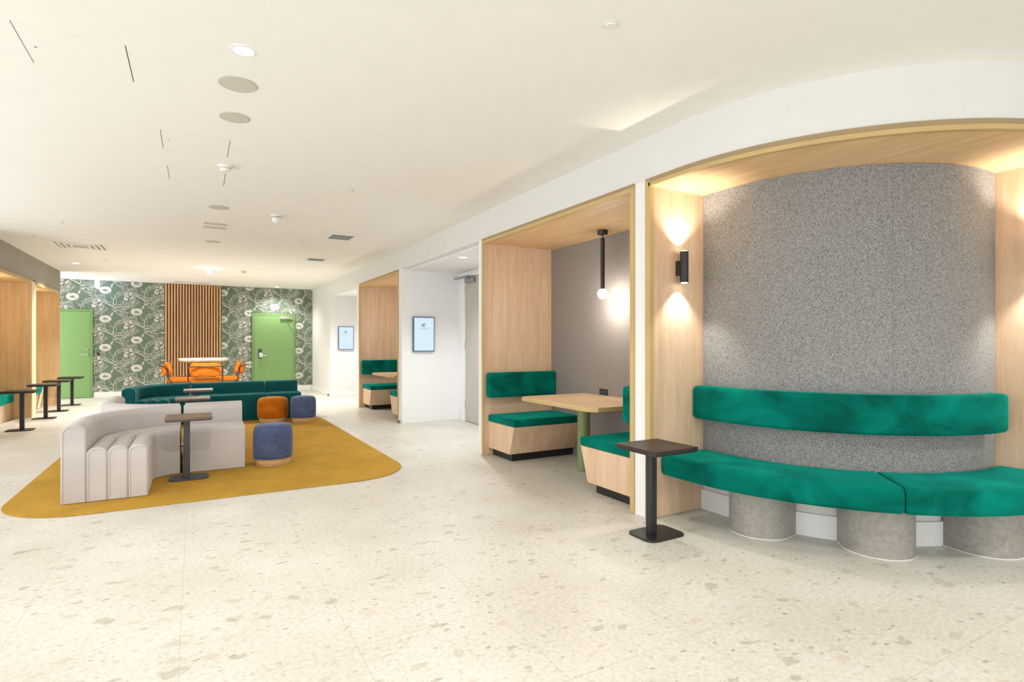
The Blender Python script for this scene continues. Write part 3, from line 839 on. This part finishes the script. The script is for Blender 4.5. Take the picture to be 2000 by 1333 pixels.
for (x, y), lab in zip([(-2.27, 10.92), (-2.27, 12.45), (-2.29, 13.65), (-2.27, 14.85)],
        ['black side table at the left picture edge before the first timber niche', 'second black side table from the camera along the left niches',
         'third black side table from the camera along the left niches', 'farthest black side table on the left, against the green door']):
    side_table(x, y, lab, 'side tables along the left niches', h=0.60, col=(0.02, 0), hw=0.20)

# ------------------------------------------------------------------ carpet
w = MB().prism(rrect(-1.33, 1.93, 5.28, 10.62, 0.62, 14), 0.0005, 0.010)
tag(build('carpet', w, 'rug', bevel=0.003), 'mustard yellow carpet with rounded corners under the sofas', 'carpet')

# ------------------------------------------------------------------ channelled sofas
def sofa_path(kind, y0, yc, xe, sy=1, xs=None):
    # outer radius 0.88 about (-0.05, yc); a curved module stops short of the next one
    """centre-line stations: (outer point, inward normal). kind 'curve' starts at the end face y0, turns round (-0.05, yc), ends at xe"""
    st = []; cx = -0.05; R = 0.88
    if kind == 'curve' and xe < cx: R -= cx - xe; yc += sy * (cx - xe); cx = xe
    if kind == 'curve':
        for k in range(5): st.append(((cx - R, y0 + (yc - y0) * k / 4), (1, 0)))
        for k in range(1, 19):
            a = PI - k * PI / 2 / 18
            st.append(((cx + R * math.cos(a), yc + sy * R * math.sin(a)), (-math.cos(a), -sy * math.sin(a))))
        if xe > cx + 0.01: st.append(((xe, yc + sy * R), (0, -sy)))
        return st
    return [((xs + (xe - xs) * k / 3, yc + sy * R), (0, -sy)) for k in range(4)]

def roll(st, o0, o1, h, straight_from=0.0):
    r = (o1 - o0) / 2 * 0.96; m = (o0 + o1) / 2; prof = [(o0, 0.004)]
    prof.append((o0, h - r * 0.75))
    for k in range(1, 12):
        a = PI - k * PI / 12; prof.append((m + (o1 - o0) / 2 * math.cos(a), h - r * 0.75 + r * 0.75 * math.sin(a)))
    prof.append((o1, h - r * 0.75)); prof.append((o1, 0.004))
    rings = []
    for i, (p, nrm) in enumerate(st):
        rings.append([(p[0] + nrm[0] * o, p[1] + nrm[1] * o, z + 0.008) for o, z in prof])
    return MB().loft(rings)

def sofa(st, mat, label, group):
    xs = [p[0][0] for p in st]; ys = [p[0][1] for p in st]
    t = thing('sofa_module', label, 'sofa', (sum(xs) / len(xs), sum(ys) / len(ys), 0.010), group)
    build('backrest', roll(st, 0.0, 0.165, 0.635), mat, t, bevel=0.006, seg=2)
    e = [0.0, 0.166, 0.306, 0.447, 0.588]
    for k in range(1, 4): build('seat_channel', roll(st, e[k], e[k + 1] - 0.001, 0.445), mat, t, bevel=0.006, seg=2)
    (p, nrm) = st[0]; dy = -0.002 if nrm == (1, 0) else 0.0
    if nrm == (1, 0):                            # welted seam round every channel of the end face
        s = -1 if st[3][0][1] > p[1] else 1
        for k in range(4):
            o0, o1 = e[k] + 0.012, e[k + 1] - 0.013; h = (0.635 if k == 0 else 0.445) - 0.012; r = (o1 - o0) / 2; m = (o0 + o1) / 2
            pts = [(p[0] + o0, p[1] + s * 0.002, 0.03)] + [(p[0] + m - r * math.cos(a), p[1] + s * 0.002, h - r * 0.8 + r * 0.8 * math.sin(a) + 0.008) for a in [j * PI / 12 for j in range(13)]] + [(p[0] + o1, p[1] + s * 0.002, 0.03)]
            build('seam_piping', MB().tube(pts, 0.0035, 6), mat, t)
    return t
sofa(sofa_path('curve', 5.645, 6.15, -0.125), 'greyf', 'curved pale grey channelled sofa end in front, its profile facing the camera', 'grey sofa modules')
sofa(sofa_path('s', 0, 6.15, 0.46, xs=-0.10), 'greyf', 'straight pale grey sofa module right of the nearest brown-topped table', 'grey sofa modules')
sofa(sofa_path('curve', 8.60, 7.975, -0.14, -1), 'greyf', 'curved pale grey sofa back just behind the front sofa, left part', 'grey sofa modules')
sofa(sofa_path('s', 0, 7.975, 0.475, -1, xs=-0.09), 'greyf', 'straight pale grey sofa back just behind the front sofa, right part', 'grey sofa modules')
sofa(sofa_path('curve', 9.92, 10.06, -0.07), 'teal', 'curved dark teal sofa end at the left of the back row', 'teal sofa modules')
sofa(sofa_path('s', 0, 10.06, 1.075, xs=-0.045), 'teal', 'long straight dark teal sofa module in the middle of the back row', 'teal sofa modules')
sofa(sofa_path('s', 0, 10.06, 1.63, xs=1.09), 'teal', 'short dark teal sofa module at the right end, behind the poufs', 'teal sofa modules')

# ------------------------------------------------------------------ poufs
def pouf(x, y, r, h, mat, label):
    t = thing('pouf', label, 'pouf', (x, y, 0.010), 'round poufs')
    z0 = 0.010
    build('base', MB().lathe(x, y, [(r * 0.86, z0 + 0.002), (r * 0.86, z0 + 0.02), (r * 0.90, z0 + 0.022), (r * 0.90, z0 + 0.075)], 40), 'poufwood', t, smooth=True)
    pr = [(r * 0.88, z0 + 0.075), (r * 0.97, z0 + 0.085), (r, z0 + 0.11), (r * 1.01, z0 + h * 0.55), (r, h - 0.09), (r * 0.975, h - 0.05), (r * 0.90, h - 0.018), (r * 0.75, h - 0.004), (r * 0.5, h + 0.004), (0.001, h + 0.006)]
    s = build('cushion', MB().lathe(x, y, pr, 40), mat, t, smooth=70)
    build('piping', MB().tube([(x + (r * 0.985) * math.cos(a), y + r * 0.985 * math.sin(a), z0 + 0.08) for a in [k * PI / 24 for k in range(49)]], 0.004, 6), mat, s)
    return t
pouf(0.735, 6.50, 0.197, 0.44, 'blue', 'denim blue round pouf standing alone on the mustard carpet')
pouf(1.13, 10.02, 0.235, 0.415, 'orange', 'burnt orange round pouf before the teal sofa')
pouf(1.575, 9.80, 0.20, 0.43, 'blue', 'denim blue round pouf beside the orange one')

# ------------------------------------------------------------------ meeting table and orange chairs
TX, TY = 0.19, 15.05
t = thing('meeting_table', 'tall round cream stone table before the timber slats', 'table', (TX, TY, 0))
pr = [(0.43, 0.885), (0.495, 0.895), (0.52, 0.925), (0.52, 0.95), (0.505, 0.965), (0.001, 0.966)]
build('tabletop', MB().lathe(TX, TY, pr, 48), 'travertine', t, smooth=30)
build('pedestal', MB().lathe(TX, TY, [(0.30, 0.002), (0.30, 0.02), (0.13, 0.03), (0.125, 0.895)], 32), 'olive', t, smooth=30)
def chair(label):
    t = thing('tub_chair', label, 'chair', (0, 0, 0), 'orange chairs around the stone table')
    build('seat', MB().prism(rrect(-0.29, 0.29, -0.24, 0.27, 0.07), 0.425, 0.53), 'orange_l', t, bevel=0.03, seg=4)
    def pad(dy, ht, zc, wd, th):                 # padded back, gently curved, soft ends
        rings = []
        for k in range(19):
            u = -1 + k / 9; x = u * wd; y = dy + 0.05 * u * u
            e = {0: 0.55, 1: 0.85}.get(min(k, 18 - k), 1.0); ring = []
            for i in range(16):
                b = i * 2 * PI / 16; ca, sa = math.cos(b), math.sin(b)
                ca = math.copysign(abs(ca) ** 0.6, ca); sa = math.copysign(abs(sa) ** 0.5, sa)
                ring.append((x, y + ca * th * e - sa * 0.02, zc + sa * ht * e))
            rings.append(ring)
        return MB().loft(rings)
    b = build('backrest', pad(-0.235, 0.145, 0.73, 0.315, 0.055), 'orange_l', t, smooth=50)
    build('back_pad', pad(-0.325, 0.125, 0.70, 0.31, 0.042), 'orange_l', b, smooth=50)
    f = MB()
    half = [(0.3, 0.24, 0.41), (0.31, -0.10, 0.405), (0.325, -0.165, 0.43), (0.335, -0.20, 0.50), (0.335, -0.225, 0.74), (0.335, -0.26, 0.79), (0.332, -0.34, 0.80), (0.31, -0.385, 0.80)]
    pts = [(-p[0], p[1], p[2]) for p in half] + half[::-1] + [(-0.3, 0.24, 0.41)]
    f.tube(pts, 0.014, 8)
    build('frame', f, 'black', t, smooth=50)
    for sx in (-1, 1):
        for sy in (-1, 1):
            build('leg', MB().tube([(sx * 0.27, sy * 0.21, 0.41), (sx * 0.29, sy * 0.24, 0.002)], 0.012, 8), 'black', t, smooth=50)
    return t
c0 = chair('orange chair with black tube frame, back to the camera, in front of the stone table')
c0.location = (TX - 0.10 * 0 + 0.17, TY - 0.88, 0); c0.rotation_euler = (0, 0, 0.42)
def chair_at(px, py, rot, label): return dup(c0, (px, py, 0), label, rot)
# directions: the camera looks along (sin, cos) of TH; local +Y of a chair looks at the table
vx, vy = 0.012, 1.0                              # view direction towards the table
rx, ry = vy, -vx
ang = math.atan2(-vx, vy) * 1.0
c0.location = (TX - vx * 0.72 + rx * 0.035, TY - vy * 0.72, 0); c0.rotation_euler = (0, 0, math.atan2(-vx, vy))
chair_at(TX - rx * 0.49, TY - ry * 0.49, math.atan2(-rx, ry), 'orange chair at the left side of the stone table, seen in profile')
chair_at(TX + rx * 0.51, TY + ry * 0.51, math.atan2(rx, -ry), 'orange chair at the right side of the stone table, seen in profile')
chair_at(TX + vx * 0.80 + rx * 0.02, TY + vy * 0.80 + ry * 0.02 - 0.05, math.atan2(vx, -vy), 'orange chair behind the stone table, its back against the slats')

# ------------------------------------------------------------------ left timber niches
def left_niche(y0, y1, label, slant):
    t = thing('timber_niche', label, 'niche', (XL - 0.45, (y0 + y1) / 2, 0))
    build('side_panel', MB().box(-3.39, XL + 0.0, y0 + 0.002, y0 + 0.02, 0.002, 2.36), 'oak_p', t)
    build('side_panel', MB().box(-3.39, XL + 0.0, y1 - 0.02, y1 - 0.002, 0.002, 2.36), 'oak_p', t)
    build('back_panel', MB().box(-3.399, -3.38, y0 + 0.02, y1 - 0.02, 0.002, 2.36), 'oak_p', t)
    build('ceiling_panel', MB().box(-3.39, XL, y0 + 0.002, y1 - 0.002, 2.36, 2.39), 'oak_p', t)
    build('front_rail', MB().box(XL, XL + 0.012, y0 - 0.03, y1 + 0.0, 2.355, 2.40), 'oak_edge', t)
    build('shadow_trim', MB().box(XL, XL + 0.012, y0 - 0.03, y1 + 0.0, 2.40, 2.425), 'oak_shaded', t)
left_niche(10.0, 12.62, 'golden timber niche at the left picture edge', False)
left_niche(12.90, 15.0, 'golden timber niche next to the left green door', True)
w = MB().box(-3.4, XL + 0.012, 12.62, 12.90, 0, 2.40)
struct('wall_divider', w, 'oak_pale')
light('POINT', 'niche_fill', (-2.9, 11.3, 2.1), 16, (1.0, 0.87, 0.68), None, 0.05)  # bare point lights added to brighten the niche timber, no fittings
light('POINT', 'niche_fill', (-2.9, 13.95, 2.1), 9, (1.0, 0.87, 0.68), None, 0.05)
def niche_bench(y0, y1, label, slant):
    t = thing('niche_bench', label, 'bench', (-3.0, (y0 + y1) / 2, 0), 'niche benches on the left')
    build('base', MB().box(-3.375, -2.74, y0, y1, 0.002, 0.29), 'oak', t, bevel=0.004)
    build('seat_cushion', MB().box(-3.375, -2.70, y0, y1, 0.295, 0.47), 'green', t, bevel=0.03, seg=4)
    if slant:
        w = MB(); ye = y1
        w.loft([[(-2.72, ye + 0.005, 0.47), (-2.72, ye + 0.09, 0.47), (-2.72, ye - 0.32, 0.01), (-2.72, ye - 0.41, 0.01)],
                [(-2.695, ye + 0.005, 0.47), (-2.695, ye + 0.09, 0.47), (-2.695, ye - 0.32, 0.01), (-2.695, ye - 0.41, 0.01)]])
        build('slanted_end', w, 'oak_pale', t)
niche_bench(10.03, 12.59, 'green bench in the timber niche at the left picture edge', False)
niche_bench(12.93, 14.72, 'green bench in the timber niche next to the left green door', True)

# ------------------------------------------------------------------ ceiling fittings
def disc(x, y, r, label, z=ZC):
    t = thing('ceiling_speaker', label, 'ceiling speaker', (x, y, z), 'round ceiling speakers')
    build('rim', MB().lathe(x, y, [(r, z - 0.004), (r, z - 0.0005)], 48), 'speaker', t)
    build('grille', MB().lathe(x, y, [(r * 0.95, z - 0.006), (r * 0.95, z - 0.004)], 48), 'speaker', t)
disc(0.224, 3.68, 0.106, 'largest round speaker grille on the ceiling, beside the bright downlight')
disc(0.236, 4.23, 0.094, 'second round speaker grille on the ceiling, behind the largest')
disc(0.236, 7.10, 0.105, 'round speaker grille on the ceiling in front of the twin slots')
disc(0.240, 9.52, 0.105, 'round speaker grille on the ceiling behind the twin slots')

def downlight(x, y, label, e, z=ZC, r=0.05, angle=140, col=(1, 0.975, 0.93)):
    t = thing('downlight', label, 'ceiling light', (x, y, z), 'recessed downlights')
    w = MB(); rings = [[(x + rr * math.cos(k * PI / 16), y + rr * math.sin(k * PI / 16), zz) for k in range(32)] for rr, zz in ((r + 0.012, z - 0.0005), (r + 0.012, z - 0.004), (r, z - 0.005), (r, z - 0.001))]
    w.loft(rings, caps=False); build('trim_ring', w, 'plastic', t)
    build('lens', MB().lathe(x, y, [(r, z - 0.003), (r, z - 0.001)], 32), 'lamp', t)
    light('SPOT', 'downlight_beam', (x, y, z - 0.03), e, col, t, 0.05, (0, 0, 0), math.radians(angle), 0.8)
downlight(0.224, 3.24, 'brightest recessed downlight near the camera on the ceiling', 130)
downlight(-1.966, 13.34, 'recessed downlight on the ceiling near the grey bulkhead', 190, angle=115)
downlight(1.94, 16.2, 'small recessed downlight above the right green door', 90)
downlight(3.24, 7.06, 'recessed downlight in the white recess before the beige door', 130, z=2.50, col=(0.96, 0.98, 1))
downlight(3.24, 13.0, 'recessed downlight in the farther white recess', 100, z=2.50, col=(0.96, 0.98, 1))
for (x, y), lab in zip([(2.1, 0.2), (0.2, -1.0), (-1.5, -1.5), (4.2, -0.6)], ['right of the camera', 'above the camera', 'left behind the camera', 'at the far right']):  # unseen downlights added to brighten the near floor and ceiling
    downlight(x, y, 'added unseen fill downlight in the ceiling ' + lab, 85)

t = thing('ceiling_spot', 'small bright globe spot under the ceiling before the slatted panel', 'ceiling light', (0.264, 12.9, ZC))
build('mount', MB().lathe(0.264, 12.9, [(0.05, ZC - 0.03), (0.07, ZC - 0.02), (0.07, ZC - 0.001)], 24), 'plastic', t)
build('globe', MB().lathe(0.264, 12.9, [(max(.001, 0.05 * math.sin(a)), ZC - 0.075 - 0.05 * math.cos(a)) for a in [k * PI / 12 for k in range(13)]], 20), 'lamp', t, smooth=80)
light('SPOT', 'spot_light', (0.264, 12.9, ZC - 0.15), 620, (1, 0.96, 0.88), t, 0.05, (0, 0, 0), math.radians(150), 0.9)

for x, lab in ((0.237, ''),):
    t = thing('twin_slot_vent', 'pair of narrow slot vents in the ceiling between two speakers', 'vent', (0.237, 8.2, ZC))
    for dy in (-0.16, 0.10): build('slot', MB().box(0.10, 0.37, 8.2 + dy, 8.2 + dy + 0.13, ZC - 0.004, ZC - 0.0005), 'speaker', t)

def grille(x, y, sx, sy, label, n=12):
    t = thing('ceiling_grille', label, 'vent', (x, y, ZC), 'square ceiling grilles')
    w = MB(); z0, z1 = ZC - 0.010, ZC - 0.0005; f = 0.03
    w.box(x - sx / 2, x + sx / 2, y - sy / 2, y - sy / 2 + f, z0, z1); w.box(x - sx / 2, x + sx / 2, y + sy / 2 - f, y + sy / 2, z0, z1)
    w.box(x - sx / 2, x - sx / 2 + f, y - sy / 2 + f, y + sy / 2 - f, z0, z1); w.box(x + sx / 2 - f, x + sx / 2, y - sy / 2 + f, y + sy / 2 - f, z0, z1)
    build('frame', w, 'plastic', t)
    w = MB().box(x - sx / 2 + f, x + sx / 2 - f, y - sy / 2 + f, y + sy / 2 - f, ZC - 0.003, ZC - 0.001)
    for k in range(n):
        yy = y - sy / 2 + f + (sy - 2 * f) * (k + 0.5) / n; w.box(x - sx / 2 + f, x + sx / 2 - f, yy - 0.004, yy + 0.004, ZC - 0.008, ZC - 0.003)
    build('slats', w, 'grille', t)
grille(1.83, 8.2, 0.36, 0.44, 'grey ceiling grille in a white frame, the nearer one above the right wall')
grille(1.92, 10.6, 0.34, 0.34, 'grey ceiling grille, the farther one above the right wall')
x, y = -1.55, 10.95
t = thing('ceiling_diffuser', 'large square air diffuser in the ceiling at the left', 'vent', (x, y, ZC))
w = MB(); z1 = ZC - 0.0005
for a, b, z0 in ((0.34, 0.30, ZC - 0.008), (0.27, 0.24, ZC - 0.014), (0.20, 0.17, ZC - 0.018), (0.13, 0.10, ZC - 0.02)):
    w.box(x - a, x + a, y - a, y - b, z0, z1); w.box(x - a, x + a, y + b, y + a, z0, z1); w.box(x - a, x - b, y - b, y + b, z0, z1); w.box(x + b, x + a, y - b, y + b, z0, z1)
build('vanes', w, 'ceiling', t)
build('throat', MB().box(x - 0.3, x + 0.3, y - 0.3, y + 0.3, ZC - 0.002, ZC - 0.0005), 'steel', t)
t = thing('linear_vent', 'long narrow white ceiling vent above the timber slat panel', 'vent', (-0.05, 16.15, ZC))
build('body', MB().box(-0.42, 0.32, 16.0, 16.12, ZC - 0.02, ZC - 0.0005), 'speaker', t, bevel=0.004)
build('lip', MB().box(-0.44, 0.34, 15.98, 16.14, ZC - 0.006, ZC - 0.0004), 'plastic', t)

def panel(x0, x1, y0, y1, label, key=None):
    t = thing('ceiling_hatch', label, 'hatch', ((x0 + x1) / 2, (y0 + y1) / 2, ZC), 'flush ceiling access hatches')
    g = 0.003
    build('panel', MB().box(x0 + g, x1 - g, y0 + g, y1 - g, ZC - 0.0015, ZC - 0.0003), 'ceiling', t)
    w = MB(); w.box(x0 - 0.001, x0 + g, y0, y1, ZC - 0.0008, ZC - 0.0002); w.box(x1 - g, x1 + 0.001, y0, y1, ZC - 0.0008, ZC - 0.0002)
    build('side_gap', w, 'groove', t)
    if key: build('keyhole', MB().lathe(key[0], key[1], [(0.006, ZC - 0.004), (0.006, ZC - 0.0015)], 12), 'steel', t)
panel(-0.765, -0.31, 3.49, 3.95, 'flush square ceiling hatch at the top left, nearest the camera', (-0.715, 3.73))
panel(-0.215, 0.235, 4.73, 5.17, 'flush square ceiling hatch just before the smoke detector', (-0.172, 4.95))
panel(-0.205, 0.245, 5.66, 6.12, 'flush square ceiling hatch just behind the smoke detector')
t = thing('smoke_detector', 'white round smoke detector on the ceiling between two hatches', 'smoke detector', (0.23, 5.42, ZC))
build('base', MB().lathe(0.23, 5.42, [(0.055, ZC - 0.014), (0.06, ZC - 0.0005)], 32), 'plastic', t)
build('sensor', MB().lathe(0.23, 5.42, [(0.03, ZC - 0.05), (0.045, ZC - 0.03), (0.045, ZC - 0.014)], 32), 'plastic', t, smooth=50)
build('vent_ring', MB().lathe(0.23, 5.42, [(0.046, ZC - 0.028), (0.046, ZC - 0.024)], 32), 'steel', t)
t = thing('dome_camera', 'white dome camera on the ceiling left of the nearer grille', 'security camera', (0.85, 7.2, ZC))
build('mount', MB().lathe(0.85, 7.2, [(0.06, ZC - 0.02), (0.06, ZC - 0.0005)], 32), 'plastic', t)
build('dome', MB().lathe(0.85, 7.2, [(max(.001, 0.05 * math.sin(a)), ZC - 0.05 - 0.05 * math.cos(a)) for a in [k * PI / 20 for k in range(14)]], 28), 'plastic', t, smooth=80)
tag(build('motion_sensor', MB().lathe(0.905, 13.08, [(0.03, ZC - 0.04), (0.05, ZC - 0.03), (0.05, ZC - 0.0005)], 24), 'speaker'), 'small round sensor on the ceiling right of the globe spot', 'sensor')
for (px, py), lab in zip([(1.365, 5.6), (-1.44, 8.87), (-1.97, 10.2), (1.39, 8.68), (-1.42, 12.58)],
        ['sprinkler head on the ceiling nearest the right wall alcoves', 'sprinkler head on the ceiling above the left sofa end', 'sprinkler head on the ceiling left of the square diffuser',
         'sprinkler head on the ceiling left of the nearer grey grille', 'sprinkler head on the ceiling right of the left downlight']):
    t = thing('sprinkler', 'small ' + lab, 'sprinkler', (px, py, ZC), 'ceiling sprinklers')
    build('plate', MB().lathe(px, py, [(0.03, ZC - 0.004), (0.03, ZC - 0.0005)], 20), 'plastic', t)
    build('head', MB().lathe(px, py, [(0.012, ZC - 0.03), (0.012, ZC - 0.026), (0.004, ZC - 0.024), (0.004, ZC - 0.004)], 12), 'chrome', t)
t = thing('eyeball_spot', 'unlit white adjustable spot flush in the ceiling at the upper right', 'ceiling light', (1.74, 2.10, ZC))
build('ring', MB().lathe(1.74, 2.10, [(0.035, ZC - 0.005), (0.045, ZC - 0.0005)], 28), 'plastic', t)
build('eye', MB().lathe(1.74, 2.10, [(0.022, ZC - 0.012), (0.028, ZC - 0.005)], 24), 'plastic', t)
# lit sign seen edge-on near the left end of the patterned wall
t = thing('hanging_sign', 'small lit white sign seen edge-on, hanging before the patterned wall at left', 'sign', (-2.0, 16.4, 2.66))
build('panel', MB().box(-2.03, -1.985, 16.15, 16.55, 2.62, 2.80), 'signglow', t, bevel=0.004)
build('bracket', MB().box(-2.02, -1.995, 16.25, 16.45, 2.80, ZC), 'plastic', t)
light('POINT', 'sign_glow', (-1.9, 16.35, 2.55), 2.2, (0.45, 0.65, 1.0), t, 0.05)

# door stops on the floor
for (px, py), lab in (((2.89, 8.81), 'beside the nearer white recess'), ((2.89, 14.33), 'beside the farther white recess')):
    t = thing('door_stop', 'small steel door stop at the foot of the wall ' + lab, 'door stop', (px, py, 0), 'door stops')
    build('post', MB().lathe(px, py, [(0.02, 0.001), (0.02, 0.03)], 16), 'steel', t)
    build('rubber_cap', MB().lathe(px, py, [(0.022, 0.03), (0.022, 0.045), (0.012, 0.05)], 16), 'black', t)
